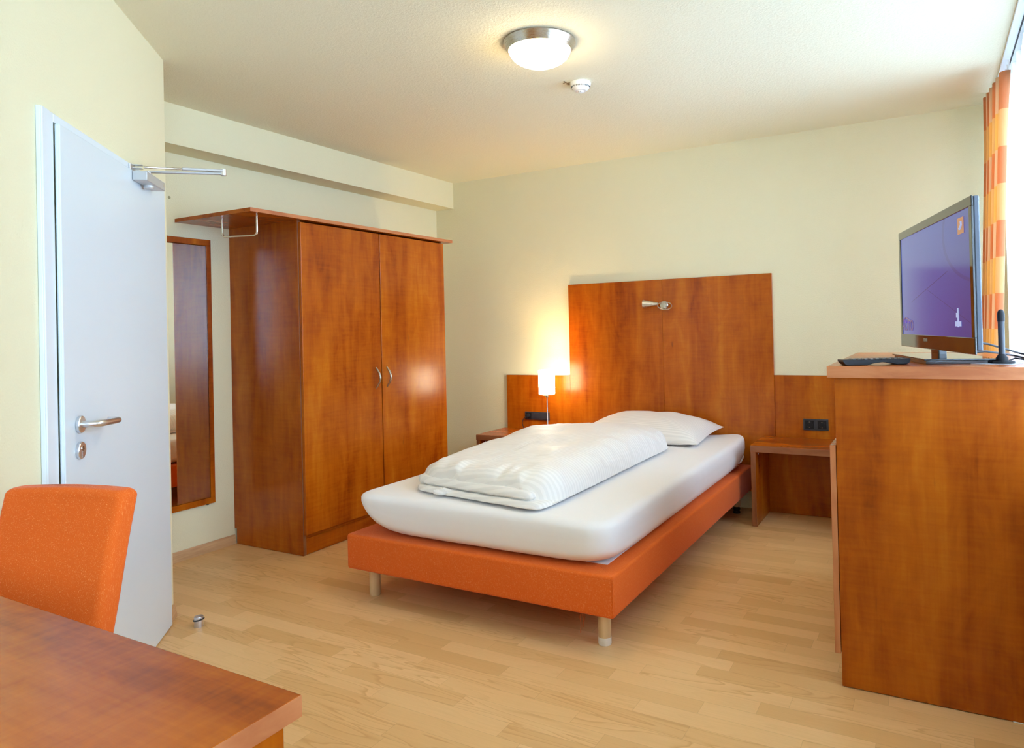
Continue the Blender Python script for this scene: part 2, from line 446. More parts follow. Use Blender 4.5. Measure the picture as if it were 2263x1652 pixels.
# ------------------------------------------------------------------ door, its hardware and closer
d1 = thing('door_1', dw(.6, 0, 0), None, None); tag(d1, 'white flush entrance door in a white steel frame', None, None, 'structure')
def dbox(mb, s0, s1, o0, o1, z0, z1, bev=.002):
    return mb.box((s0, o0, z0), (s1, o1, z1), bev, 2, frame_m(P0, U, N, Vector((0, 0, 1))))
fr = MB(); LT = 1.893
dbox(fr, .083, .112, .0005, .013, 0, LT + .028); dbox(fr, 1.108, 1.187, .0005, .013, 0, LT + .028); dbox(fr, .112, 1.108, .0005, .013, LT + .001, LT + .028)
dbox(fr, 1.140, 1.187, .012, .018, 0, LT + .026)
fr.build('door_frame', M['frame_white'], d1)
leaf = dbox(MB(), .109, 1.100, .0135, .026, .004, LT, .003); dbox(leaf, 1.058, 1.104, .0135, .022, .004, LT - .003, .003)
leaf = leaf.build('door_leaf', M['white'], d1)
for z in (.32, 1.62):
    h = MB().tube([dw(.1045, .019, z - .045), dw(.1045, .019, z + .045)], .0055, 12)
    h.build('hinge', M['frame_white'], d1, True)
hd = MB(); hz = .987; hs = 1.005
hd.lathe([(0, .0), (.0255, 0), (.0265, .002), (.0265, .009), (.0245, .011), (.012, .011), (0, .011)], axis_m(dw(hs, .026, hz), N), 36)
hd.build('rosette', M['alu'], d1, True)
lv = MB(); pts = fillet([dw(hs, .034, hz), dw(hs, .085, hz), dw(.835, .085, hz - .008), dw(.835, .047, hz - .008)], .035, 8)
lv.tube(pts, .0105, 16); lv.build('door_handle', M['alu'], d1, True)
lk = MB(); lk.lathe([(0, 0), (.0255, 0), (.0265, .002), (.0265, .008), (.0245, .010), (0, .010)], axis_m(dw(hs, .026, .907), N), 36)
lk = lk.build('keyhole_rosette', M['alu'], d1, True)
kc = MB(); kc.lathe([(0, 0), (.009, 0), (.009, .002), (0, .002)], axis_m(dw(hs, .036, .913), N), 20); dbox(kc, hs - .005, hs + .005, .0361, .038, .884, .910, .001)
kc.build('lock_cylinder', M['steel'], lk)
kh = MB(); dbox(kh, hs - .001, hs + .001, .038, .0386, .906, .920, .0003); kh.build('keyhole', M['dark_hole'], lk)

cl = thing('door_closer', dw(.39, .026, 1.87), 'silver overhead door closer with folded arm on top of the white door', 'door closer')
b = MB(); dbox(b, .285, .505, .027, .078, 1.853, 1.889, .003); b.build('housing', M['silver'], cl)
p_ = MB(); dbox(p_, .292, .315, .0781, .0787, 1.866, 1.880, .0003); p_.build('maker_plate', M['alu'], cl)
k_ = MB().lathe([(0, 0), (.019, 0), (.019, -.010), (.016, -.014), (0, -.014)], axis_m(dw(.40, .052, 1.853), (0, 0, 1)), 28); k_.build('valve_cap', M['silver'], cl, True)
s_ = MB().lathe([(.010, 0), (.010, .022), (0, .022)], axis_m(dw(.40, .052, 1.889), (0, 0, 1)), 20); s_.build('spindle', M['alu'], cl, True)
elb = onplane(494, 381, 2, 1.922)
def bar(mb, a, b, w, h):
    a, b = Vector(a), Vector(b); d = (b - a); L = d.length; d.normalize(); y = Vector((0, 0, 1)).cross(d).normalized(); z = d.cross(y)
    mb.box((0, -w / 2, -h / 2), (L, w / 2, h / 2), min(w, h) * .3, 2, frame_m(a, d, y, z)); return mb
a1 = bar(MB(), dw(.40, .052, 1.907), elb + Vector((0, 0, -.006)), .018, .008); a1.build('main_arm', M['silver'], cl)
piv = dw(.462, .045, 1.9125)
ab = elb + Vector((0, 0, .006)); mid = ab.lerp(piv, .52)
bar(MB(), ab, mid, .020, .010).build('sleeve_arm', M['silver'], cl)
MB().tube([mid, ab.lerp(piv, .97)], .0042, 10).build('arm_rod', M['steel'], cl, True)
MB().lathe([(0, -.013), (.011, -.013), (.011, .013), (0, .013)], axis_m(elb, (0, 0, 1)), 20).build('elbow_pin', M['alu'], cl, True)
br = MB(); dbox(br, .442, .497, .0135, .019, 1.8955, 1.9205, .002); dbox(br, .452, .474, .0185, .05, 1.9045, 1.908, .001); dbox(br, .452, .474, .0185, .05, 1.917, 1.9205, .001)
br.build('bracket', M['alu'], cl)

# door stop on the floor
ds = thing('door_stop', (.913, -2.853, 0), 'small steel cylinder door stop with black rubber ring on the floor', 'door stop')
MB().lathe([(0, 0), (.019, 0), (.019, .041), (.018, .0435), (0, .0435)], axis_m((.913, -2.853, 0), (0, 0, 1)), 32).build('cylinder_body', M['alu'], ds, True)
MB().tube([(.913 + .0200 * math.cos(a * PI / 12), -2.853 + .0200 * math.sin(a * PI / 12), .030 + .003 * math.cos(a * PI / 12 - .5)) for a in range(24)], .003, 8, closed=True).build('rubber_ring', M['rubber'], ds, True)

# ------------------------------------------------------------------ wardrobe
wr = thing('wardrobe', (.3, -1.35, 0), 'tall two-door cherry wardrobe with overhanging hat shelf', 'wardrobe')
YL, YR, XF, ZT = -2.0026, -.698, .588, 1.8948
def side(y0, y1):
    mb = MB(); notch = .062
    poly = [(.002, notch + .03), (.022, notch + .03), (.022, 0.002), (XF, .002), (XF, ZT), (.002, ZT)]
    a = [mb.bm.verts.new((x, y0, z)) for x, z in poly]; b = [mb.bm.verts.new((x, y1, z)) for x, z in poly]
    mb.bm.faces.new(a); mb.bm.faces.new(b[::-1])
    for k in range(6): mb.bm.faces.new((a[k], b[k], b[(k + 1) % 6], a[(k + 1) % 6]))
    return mb
side(YL, YL + .022).build('side_panel', M['cherry_z'], wr)
side(YR - .022, YR).build('side_panel', M['cherry_z'], wr)
MB().box((.006, YL + .0225, .09), (.014, YR - .0225, ZT)).build('back_panel', M['cherry_z'], wr)
MB().box((.015, YL + .0225, .095), (XF - .002, YR - .0225, .113)).build('bottom_panel', M['cherry_y'], wr)
MB().box((XF - .022, YL + .0225, .002), (XF - .003, YR - .0225, .094)).build('plinth', M['cherry_y'], wr)
YM = -1.366
for i, (a, b_, hy) in enumerate(((YL + .006, YM - .004, -1.418), (YM + .004, YR - .003, -1.320))):
    dd = MB().box((XF + .002, a, .1176), (XF + .0215, b_, 1.8847), .002).build('door', M['cherry_z'], wr)
    s = 1
    hp = [(XF + .020, hy, .897)] + [(XF + .022 + .030 * math.sin(PI * k / 14), hy - 0.0 + .004 * math.sin(PI * k / 14), .897 + .130 * k / 14) for k in range(1, 14)] + [(XF + .020, hy, 1.027)]
    MB().tube(hp, [.0045 + .0025 * math.sin(PI * k / 14) for k in range(15)], 10).build('handle', M['steel'], dd, True)
tp = MB().box((.002, -2.3426, ZT), (.6377, -.6297, 1.9152), .0012)
tp = tp.build('top_shelf', M['cherry_y'], wr)
MB().box((.6378, -2.343, ZT + .0004), (.6387, -.6293, 1.9148), .0003).build('edge_strip', M['edge_y'], tp)
for y in (YL, YR - .022): MB().box((XF + .0001, y + .0005, .003), (XF + .0009, y + .0215, ZT - .001), .0003).build('edge_strip', M['edge_dz'], wr)
zr = 1.785
rp = fillet([(.575, -2.255, ZT - .001), (.575, -2.255, zr), (.345, -2.295, zr + .004), (.345, -2.295, ZT - .001)], .022, 6)
MB().tube(rp, .0052, 12).build('hanging_rail', M['chrome'], wr, True)

# mirror on the left wall
mr = thing('wall_mirror', (.01, -2.32, .28), 'tall narrow mirror in a cherry frame beside the wardrobe', 'mirror')
y0, y1, z0, z1 = -2.56, -2.139, .281, 1.813
fm = MB()
for a, b_ in (((.001, y0, z0), (.022, y1, z0 + .034)), ((.001, y0, z1 - .034), (.022, y1, z1)), ((.001, y0, z0 + .034), (.022, y0 + .028, z1 - .034)), ((.001, y1 - .028, z0 + .034), (.022, y1, z1 - .034))): fm.box(a, b_, .001)
fm.build('frame', M['cherry_z'], mr)
MB().box((.005, y0 + .028, z0 + .034), (.0225, y1 - .0285, z1 - .0345), .004, 1).build('mirror_glass', M['mirror'], mr)
MB().box((.003, y1 - .05, z0 - .006), (.018, y1 - .038, z0 + .001), .001).build('clip', M['black'], mr)

# ------------------------------------------------------------------ headboard, bedside tables
hb = thing('headboard', (2.04, -.01, 0), 'wide stepped cherry headboard panel fixed to the wall behind the bed', 'headboard')
MB().box((1.2735, -.022, .12), (2.0315, -.001, 1.583), .001).build('tall_panel', M['cherry_z'], hb)
MB().box((2.0325, -.022, .12), (2.801, -.001, 1.584), .001).build('tall_panel', M['cherry_z'], hb)
MB().box((2.8011, -.0215, .907), (2.8018, -.0015, 1.5835), .0002).build('edge_strip', M['edge_z'], hb)
MB().box((.692, -.020, .02), (1.2725, -.001, .884), .001).build('low_panel', M['cherry_z'], hb)
MB().box((2.802, -.020, .02), (3.50, -.001, .906), .001).build('low_panel', M['cherry_z'], hb)
def nightstand(x0, x1, yf, zt, label):
    n = thing('bedside_table', ((x0 + x1) / 2, yf / 2, 0), label, 'bedside table', 'bedside tables')
    tt = MB().box((x0, yf, zt - .040), (x1, -.023, zt), .0015).build('table_top', M['cherry_x'], n)
    MB().box((x0 + .0005, yf - .0009, zt - .0395), (x1 - .0005, yf - .0001, zt - .0005), .0003).build('edge_strip', M['edge_dx'], tt)
    for xa in (x0 + .003, x1 - .033):
        sp_ = MB().box((xa, yf + .001, .001), (xa + .030, -.023, zt - .0402), .0012).build('side_panel', M['cherry_z'], n)
        MB().box((xa + .0005, yf + .0002, .0015), (xa + .0295, yf + .0009, zt - .041), .0002).build('edge_strip', M['edge_dz'], sp_)
    MB().box((x0 + .0335, -.042, .001), (x1 - .0335, -.024, zt - .0402), .001).build('back_panel', M['cherry_z'], n)
    MB().lathe([(0, 0), (.004, 0), (.004, .002), (0, .002)], axis_m((x0 + .033, yf + .075, zt - .062), (1, 0, 0)), 12).build('shelf_pin', M['felt'], n)
    return n
nightstand(2.7248, 3.36, -.4247, .4995, 'cherry bedside table between the bed and the television cabinet')
nightstand(.663, 1.235, -.42, .458, 'cherry bedside table with the lit lamp, beside the wardrobe')

# sockets
def socket_strip(x0, x1, z0, z1, label, slots):
    yb = -.0205
    t_ = thing('power_socket', ((x0 + x1) / 2, yb, (z0 + z1) / 2), label, 'power socket', 'black wall sockets on the headboard')
    MB().box((x0, yb - .010, z0), (x1, yb, z1), .0025).build('cover_frame', M['anthracite'], t_)
    n = len(slots); w = (x1 - x0) / n; zc = (z0 + z1) / 2
    for i, kd in enumerate(slots):
        xc = x0 + w * (i + .5); h = min(w, z1 - z0) * .37
        ins = MB()
        if kd == 's':
            ins.box((xc - h, yb - .0125, zc - h), (xc + h, yb - .0102, zc + h), .001)
            ins = ins.build('socket_insert', M['black'], t_)
            r = h * .72
            MB().lathe([(r, 0), (r, .0006), (r * .93, .0008), (r * .9, -.0005), (0, -.0006)], axis_m((xc, yb - .0125, zc), (0, -1, 0)), 28).build('socket_cup', M['dark_hole'], ins, True)
            for dz in (-1, 1): MB().box((xc - .002, yb - .0145, zc + dz * r * .86 - .002), (xc + .002, yb - .0120, zc + dz * r * .86 + .002), .0005).build('earth_clip', M['chrome'], ins)
        else:
            ins.box((xc - h * 1.1, yb - .014, zc - h), (xc + h * 1.1, yb - .0102, zc + h), .0015); ins.build('rocker_switch', M['anthracite'], t_)
    return t_
socket_strip(2.981, 3.135, .552, .625, 'black double power socket above the right bedside table, nothing plugged in', ['s', 's'])
socket_strip(.864, 1.085, .532, .595, 'black triple socket strip behind the table lamp with a plug in it', ['s', 'r', 'r'])

# bedside lamp
zt = .458
LX, LY = 1.186, -.235
lp = thing('table_lamp', (LX, LY, zt), 'lit bedside lamp with white cylinder shade and thin metal stem', 'lamp')
MB().lathe([(0, .0005), (.056, .0005), (.058, .003), (.056, .008), (.018, .013), (.008, .016), (0, .016)], axis_m((LX, LY, zt), (0, 0, 1)), 40).build('lamp_base', M['black'], lp, True)
MB().lathe([(.0055, .014), (.0055, .045), (.0042, .047), (.0042, .285), (0, .285)], axis_m((LX, LY, zt), (0, 0, 1)), 16).build('stem', M['steel'], lp, True)
MB().lathe([(.005, .275), (.010, .279), (.014, .298), (.014, .302), (0, .302)], axis_m((LX, LY, zt), (0, 0, 1)), 20).build('bulb_holder', M['steel'], lp, True)
R_ = .0605
MB().lathe([(.012, .300), (R_ - .006, .300), (R_, .306), (R_ + .001, .42), (R_, .482), (R_ - .004, .482), (R_ - .004, .309), (.012, .305)], axis_m((LX, LY, zt), (0, 0, 1)), 48).build('lamp_shade', M['shade'], lp, True)
pl = (.900, -.0335, .5635)
MB().lathe([(0, -.001), (.018, 0), (.018, .022), (.014, .030), (.006, .032), (0, .032)], axis_m(pl, (0, -1, 0)), 24).build('plug', M['black'], lp, True)
cord = [(.900, -.066, .562), (.885, -.085, .548), (.872, -.09, .515), (.890, -.095, .475), (.94, -.12, zt + .003), (1.04, -.17, zt + .003), (1.12, -.20, zt + .003), (1.135, -.215, zt + .004)]
MB().tube(fillet(cord, .012, 4), .0028, 8).build('cord', M['black'], lp, True)
MB().tube(fillet([(1.215, -.20, zt + .006), (1.225, -.19, zt + .022), (1.245, -.17, zt + .044), (1.268, -.15, zt + .042), (1.284, -.145, zt + .030)], .02, 4), .0028, 8).build('cord', M['black'], lp, True)
l = bpy.data.lights.new('lamp_bulb', 'POINT'); l.energy = BULB_W; l.color = (1, .72, .36); l.shadow_soft_size = .025
lo = bpy.data.objects.new('lamp_bulb', l); C.objects.link(lo); lo.parent = lp; lo.location = (0, 0, .42)

# reading spot on the headboard
sp = thing('wall_spotlight', (2.06, -.023, 1.40), 'small brushed metal cone reading spotlight on the headboard', 'spotlight')
MB().lathe([(0, 0), (.030, 0), (.030, .008), (.026, .011), (0, .011)], axis_m((2.048, -.0225, 1.398), (0, -1, 0)), 32).build('wall_rose', M['steel'], sp, True)
MB().lathe([(0, 0), (.010, 0), (.010, .035), (.021, .060), (.021, .064), (0, .064)], axis_m((2.050, -.033, 1.398), (.25, -1, -.05)), 24).build('knuckle', M['steel'], sp, True)
cdir = Vector((-1, -.12, .03)).normalized(); c0 = Vector((2.020, -.078, 1.4075))
MB().lathe([(0, -.002), (.0105, 0), (.012, .006), (.030, .108), (.0275, .1085), (.010, .010), (0, .008)], axis_m(c0, cdir), 32).build('lamp_cone', M['steel'], sp, True)
ring = [(2.0735 + .0545 * math.cos(2 * PI * k / 40), -.085 - .020 * math.sin(2 * PI * k / 40 + .4), 1.3925 + .0265 * math.sin(2 * PI * k / 40)) for k in range(40)]
MB().tube(ring, .0035, 8, closed=True).build('aiming_ring', M['steel'], sp, True)

# ------------------------------------------------------------------ ceiling lamp and detector
LC = (2.254, -2.118, HC)
c_ = thing('ceiling_light', LC, 'lit round ceiling lamp with brushed metal rim and opal glass dome', 'ceiling lamp')
dn = frame_m(Vector(LC), Vector((1, 0, 0)), Vector((0, -1, 0)), Vector((0, 0, -1)))
MB().lathe([(.150, .0005), (.158, .0005), (.159, .006), (.139, .040), (.136, .040), (.134, .036)], dn, 72).build('rim', M['steel'], c_, True)
MB().lathe([(0, .010)] + [(.1345, .020), (.1345, .036)] + [(.1345 * math.cos(a * PI / 24) ** 1.12, .036 + .072 * math.sin(a * PI / 24)) for a in range(1, 12)] + [(0, .108)], dn, 72).build('diffuser', M['dome'], c_, True)
SC = (2.186, -1.581, HC); dn2 = frame_m(Vector(SC), Vector((1, 0, 0)), Vector((0, -1, 0)), Vector((0, 0, -1)))
sd = thing('smoke_detector', SC, 'white round smoke detector on the ceiling behind the lamp', 'smoke detector')
MB().lathe([(0, .0005), (.050, .0005), (.0515, .004), (.0515, .014), (.0485, .022), (.046, .023), (.046, .029), (.044, .031), (.030, .044), (.0, .046)], dn2, 48).build('detector_body', M['smoke_white'], sd, True)
vt = MB()
for k in range(36):
    a = 2 * PI * k / 36; d = Vector((math.cos(a), math.sin(a), 0)); tn = Vector((-d.y, d.x, 0))
    vt.box((-.0015, -.0012, -.0035), (.0022, .0012, .0035), .0004, 1, frame_m(Vector(SC) + d * .0458 + Vector((0, 0, -.026)), d, tn, Vector((0, 0, 1))))
vt.build('vent_slots', M['dark_hole'], sd)
MB().lathe([(0, .045), (.016, .044), (.015, .051), (.010, .0535), (0, .054)], dn2, 24).build('test_button', M['smoke_white'], sd, True)
lw = MB()
for dx in (-.004, .004): lw.box((SC[0] + dx - .0015, SC[1] - .0155, HC - .052), (SC[0] + dx + .0015, SC[1] - .0125, HC - .048), .0004)
lw.build('indicator_window', M['dark_hole'], sd)

# ------------------------------------------------------------------ bed
B1, B2, BY, Z0, Z1 = 1.2733, 2.6466, -2.3453, .1405, .3035
bed = thing('bed', (1.96, -1.2, 0), 'low upholstered orange bed base on round wooden legs', 'bed')
MB().box((B1, BY, Z0), (B2, -.04, Z1), .013, 4).build('base', M['orange'], bed, True, 60)
bs = bed.children[0]
pp = MB()
pp.tube([(B2 - .002, BY + .0015, Z0 + .012), (B2 - .002, BY + .0015, Z1 - .012)], .0022, 6); pp.tube([(B2 - .006, BY + .006, Z1 - .0025), (B2 - .10, BY + .10, Z1 - .0002)], .0018, 6)
pp.build('corner_seam', M['orange'], bs)
MB().box((B1 + .80, BY + .118, Z1 - .004), (B2 - .075, -.09, Z1 + .002), .001).build('slat_cover', M['sheet'], bed)
for x, y, worn in ((1.362, -2.255, 0), (2.566, -2.255, 1), (1.362, -.16, 0), (2.566, -.16, 0)):
    z0_ = .0 if y < -1 else .045
    lg = MB().lathe([(0, z0_ + .001), (.024, z0_ + .001), (.026, z0_ + .005), (.026, Z0 + .002)], axis_m((x, y, 0), (0, 0, 1)), 28).build('leg', M['beech'], bed, True)
    if worn: MB().lathe([(.0245, .0008), (.0263, .004), (.0263, .030), (.0255, .034)], axis_m((x, y, 0), (0, 0, 1)), 28).build('worn_foot', M['leg_worn'], lg, True)
    if y > -1: MB().lathe([(0, .001), (.022, .001), (.024, .008), (.019, .02), (.024, .028), (.024, .036), (.010, .046), (0, .046)], axis_m((x, y, 0), (0, 0, 1)), 24).build('adjustable_foot', M['rubber'], lg, True)
th = MB(); random.seed(4)
tx_ = onplane(1284, 1372, 1, -2.30)
for k in range(3):
    p = Vector((tx_.x + .004 * k, -2.30, Z0 + .003)); pts = [p.copy()]
    for j in range(8):
        p = p + Vector((random.uniform(-.0022, .0026), random.uniform(-.002, .002), -(.012 - .003 * k))); pts.append(p.copy())
    th.tube(pts, .0007, 5)
th.tube([(tx_.x - .012 + .012 * math.cos(a * .6), -2.30, Z0 - .002 + .006 * math.sin(a * .6)) for a in range(10)], .0009, 5)
th.build('loose_thread', M['orange'], bed)

def rrect(cx, cy, hx, hy, r, n=8, m_=14):
    """points round a rounded rectangle, even along the straights"""
    pts = []
    cs = [(hx - r, hy - r, 0), (-(hx - r), hy - r, 1), (-(hx - r), -(hy - r), 2), (hx - r, -(hy - r), 3)]
    for i, (x, y, q) in enumerate(cs):
        for k in range(n + 1):
            a = (q + k / n) * PI / 2; pts.append((cx + x + r * math.cos(a), cy + y + r * math.sin(a)))
        x2, y2, q2 = cs[(i + 1) % 4]; a = (q + 1) * PI / 2
        p = (cx + x + r * math.cos(a), cy + y + r * math.sin(a)); e = (cx + x2 + r * math.cos(a), cy + y2 + r * math.sin(a))
        for k in range(1, m_): pts.append((p[0] + (e[0] - p[0]) * k / m_, p[1] + (e[1] - p[1]) * k / m_))
    return pts

# mattress in its fitted sheet: corners of the underside pulled up by the elastic
def mattress():
    cx, cy_, hx, hy = 1.957, -1.180, .664, 1.142
    zb, zt_ = Z1 + .0035, .500
    mb = MB(); rows = []
    prof = []
    for k in range(9): a = k / 8 * PI / 2; prof.append((.055 * (1 - math.sin(a)), 'b', .05 * (1 - math.cos(a)) if k < 8 else .05))
    def ring(inset, zf):
        out = []
        for x, y in rrect(cx, cy_, hx - inset, hy - inset, max(.105 - inset * .5, .04), 8, 16):
            u = abs(x - cx) / hx; v = abs(y - cy_) / hy
            cn = max(0, u) ** 7 * max(0, v) ** 12
            lift = cn * (.20 if (x < cx and y < cy_) else .045 if y < cy_ else .13)
            ed = .012 * (max(0, v) ** 10 + max(0, u) ** 8)
            b = zb + min(lift + ed * .5, .12); tz = zt_ - .008 * u ** 4 - .010 * v ** 6 + (.060 * u ** 5 * v ** 10 if (y > cy_ and x > cx) else 0) + (.012 * u ** 5 * v ** 10 if (y < cy_ and x < cx) else 0)
            z = b + (tz - b) * zf
            nx = noise.noise(Vector((x * 5, y * 5, z * 6))) * .0025
            out.append(Vector((x + nx, y + nx, z + nx * .6)))
        return out
    rows.append(ring(.45, .0)); rows.append(ring(.2, .0)); rows.append(ring(.085, .0))
    for k in range(1, 9):
        a = k / 8 * PI / 2; rows.append(ring(.075 - .075 * math.sin(a), .30 * (1 - math.cos(a))))
    for zf in (.4, .5, .6, .70): rows.append(ring(-.003, zf))
    for k in range(1, 9):
        a = k / 8 * PI / 2; rows.append(ring(.042 * (1 - math.cos(a)), .78 + .22 * math.sin(a)))
    for ins in (.08, .12, .2, .3, .45): rows.append(ring(ins, 1.0))
    vs = mb.grid(rows, True); mb.bm.faces.new(vs[0]); mb.bm.faces.new(vs[-1])
    return mb
mt = mattress().build('mattress', M['sheet'], None, True, 60)
tag(mt, 'thick white mattress in a tight fitted sheet on the orange bed base', 'mattress')
# creases of the fitted sheet at the head corner
cr = MB()
cr.tube([(2.606, -.30, .345), (2.615, -.22, .352), (2.612, -.13, .372), (2.585, -.07, .385)], [.001, .006, .006, .001], 8)
cr.build('sheet_fold', M['sheet'], mt, True)

# duvet folded lengthwise: the outer fold wraps round, the inner layers show at the foot end
def slab(cx, cy_, hx, hy, zb, h, r, seed, puff, wr=.006, lips=(.3, .3), lift=None, nx=60, ny=100, taper=0.0):
    """closed soft slab; puff(u, v) scales the top height, lips = height of the left and right edges"""
    mb = MB(); top = []; bot = []
    for j in range(ny + 1):
        v = -1 + 2 * j / ny; rt_, rb_ = [], []
        for i in range(nx + 1):
            u = -1 + 2 * i / nx
            ue = math.sin(u * PI / 2) * .55 + u * .45; ve = math.copysign(abs(v) ** .93, v)
            cu_ = max(0, abs(ue) - (1 - r)) / r; cv_ = max(0, abs(ve) - (1 - r * .45)) / (r * .45)
            d = min(1, math.sqrt(cu_ ** 2 + cv_ ** 2)); e = math.sqrt(max(0, 1 - d ** 2.2))
            pull = 1 - .07 * abs(ue) ** 8 * abs(ve) ** 10
            x = cx + hx * ue * pull - taper * ve; y = cy_ + hy * ve * pull - .055 * ue * (max(0, -ve) ** 2)
            lip = lips[0] + (lips[1] - lips[0]) * (ue + 1) / 2
            edge = max(abs(ue) ** 6, abs(ve) ** 14)
            n1 = noise.noise(Vector((x * 4 + seed, y * 3, seed))); n2 = noise.noise(Vector((x * 13 + seed, y * 9, 3 + seed))); n3 = noise.noise(Vector((x * 38, y * 20, seed)))
            foot = max(0, -ve - .72) / .28
            n4 = noise.noise(Vector((x * 24 + seed, y * 7, 9 + seed))) * foot
            hh = h * puff(ue, ve) * (lip + (1 - lip) * e) + (n1 * 1.3 + n2 * (.4 + 1.2 * edge) + n3 * (.10 + .7 * edge) + n4 * 1.9) * wr * (.3 + .7 * e)
            w2 = (n2 * .5 + n3 * .35 + n4 * .8) * wr * edge
            hb_ = min(h * lip * (1 - e) * .92, hh - .002)
            if lift: hb_ = max(hb_, min(lift(ue, ve), hh - .006))
            rt_.append(Vector((x + w2, y + w2, zb + hh))); rb_.append(Vector((x + w2, y + w2, zb + hb_)))
        top.append(rt_); bot.append(rb_)
    vt_ = mb.grid(top); vb = mb.grid([list(r_) for r_ in bot])
    for i in range(nx):
        mb.bm.faces.new((vt_[0][i], vt_[0][i + 1], vb[0][i + 1], vb[0][i])); mb.bm.faces.new((vt_[ny][i], vt_[ny][i + 1], vb[ny][i + 1], vb[ny][i]))
    for j in range(ny):
        mb.bm.faces.new((vt_[j][0], vt_[j + 1][0], vb[j + 1][0], vb[j][0])); mb.bm.faces.new((vt_[j][nx], vt_[j + 1][nx], vb[j + 1][nx], vb[j][nx]))
    return mb
def sst(a, b, x):
    q = min(1, max(0, (x - a) / (b - a))); return q * q * (3 - 2 * q)
zm = .5012
dv = thing('duvet', (1.9, -1.45, zm), 'white striped duvet folded lengthwise in thick layers on the mattress', 'duvet')
def hump(u, v):
    k = .76 + .24 * sst(-1.0, .35, v)                     # lower at the foot
    k *= 1 - .14 * sst(.3, 1.0, v)
    k -= .030 * math.exp(-((u + .12 + .10 * v) / .022) ** 2)   # seam pressed into the cover
    return k * (1 + .03 * u)
slab(1.925, -1.455, .410, .760, zm, .178, .42, 9.7, hump, .013, (.42, .13), lambda u, v: .068 * sst(-.86, -.97, v) * sst(.93, .70, u) + 0.0, taper=-.0).build('outer_fold', M['damask'], dv, True, 80)
slab(1.895, -1.80, .365, .428, zm + .028, .040, .12, 5.1, lambda u, v: 1, .004, (.35, .35), None, 40, 50).build('middle_fold', M['damask'], dv, True, 80)
slab(1.930, -1.80, .385, .455, zm, .027, .10, 1.3, lambda u, v: 1, .003, (.35, .35), None, 40, 50).build('bottom_fold', M['damask'], dv, True, 80)
kn = MB(); random.seed(2)
for k in range(4):
    a = k * .5; kn.tube([(1.70 + .012 * k, -2.205, zm + .012 + .006 * k), (1.725 + .01 * k, -2.243 + .004 * k, zm + .018 + .004 * math.sin(a)), (1.76, -2.240 + .006 * k, zm + .014 + .005 * k), (1.805 + .02 * k, -2.21, zm + .014)], [.004, .011, .009, .003], 10)
kn.build('bunched_hem', M['damask'], dv, True)

def pillow():
    mb = MB(); nx, ny = 48, 40; top, bot = [], []
    cx, cy_, hx, hy, zb = 2.035, -.352, .430, .300, .5015
    for j in range(ny + 1):
        v = -1 + 2 * j / ny; a, b = [], []
        for i in range(nx + 1):
            u = -1 + 2 * i / nx
            prof = max(0, (1 - abs(u) ** 3.0) * (1 - abs(v) ** 2.8)) ** .62
            pin = 1 - .07 * (1 - abs(v) ** 2) * abs(u) ** 3; pin2 = 1 - .07 * (1 - abs(u) ** 2) * abs(v) ** 3
            x = cx + hx * u * pin; y = cy_ + hy * v * pin2
            n = noise.noise(Vector((x * 6, y * 6, 2.2))) * .012 + noise.noise(Vector((x * 22, y * 22, 7))) * .006 * (abs(u) ** 4 + abs(v) ** 4)
            lean = .035 * (v + .4) + .012 * (1 - u)
            zc = zb + .022 + max(0, lean) * .6
            a.append(Vector((x, y, zc + .120 * prof + n * (.3 + prof)))); b.append(Vector((x, y, max(zb + .002, zc - .045 * prof + n * .3 - .001))))
        top.append(a); bot.append(b)
    vt_ = mb.grid(top); vb = mb.grid(bot)
    for i in range(nx):
        mb.bm.faces.new((vt_[0][i], vt_[0][i + 1], vb[0][i + 1], vb[0][i])); mb.bm.faces.new((vt_[ny][i], vt_[ny][i + 1], vb[ny][i + 1], vb[ny][i]))
    for j in range(ny):
        mb.bm.faces.new((vt_[j][0], vt_[j + 1][0], vb[j + 1][0], vb[j][0])); mb.bm.faces.new((vt_[j][nx], vt_[j + 1][nx], vb[j + 1][nx], vb[j][nx]))
    return mb
pw = pillow().build('pillow', M['damask'], None, True, 80)
tag(pw, 'plump white striped pillow at the head of the bed', 'pillow')

# ------------------------------------------------------------------ cabinet at the window
cb = thing('television_cabinet', (3.74, -1.7, 0), 'waist-high cherry cabinet carrying the television by the window', 'cabinet')
CX0, CX1, CY0, CY1, CZ = 3.4335, 4.045, -2.1972, -1.12, 1.0593
MB().box((CX0, CY0, .003), (CX1, CY0 + .022, CZ - .0005), .0008).build('side_panel', M['cherry_z'], cb)
MB().box((CX0, CY1 - .022, .003), (CX1, CY1, CZ - .0005), .0008).build('side_panel', M['cherry_z'], cb)
ct_ = MB().box((3.412, -2.2214, CZ), (4.062, CY1 + .015, 1.0988), .0012)
ct_ = ct_.build('cabinet_top', M['cherry_x'], cb)
MB().box((3.4125, -2.2223, CZ + .0005), (4.0615, -2.2215, 1.0983), .0003).build('edge_strip', M['edge_x'], ct_)
MB().box((CX1 - .02, CY0 + .0225, .05), (CX1 - .008, CY1 - .0225, CZ - .001)).build('back_panel', M['cherry_z'], cb)
MB().box((CX0 + .003, CY0 + .0225, .80), (CX1 - .021, CY1 - .0225, .82)).build('shelf', M['cherry_y'], cb)
MB().box((CX0 + .003, CY0 + .0225, .10), (CX1 - .021, CY1 - .0225, .118)).build('bottom_panel', M['cherry_y'], cb)
MB().box((CX0 + .03, CY0 + .0225, .003), (CX0 + .048, CY1 - .0225, .099)).build('plinth', M['cherry_y'], cb)
dd = MB().box((3.4125, CY0 + .001, .1112), (3.4315, CY1 - .002, .8249), .0008).build('door', M['cherry_z'], cb)
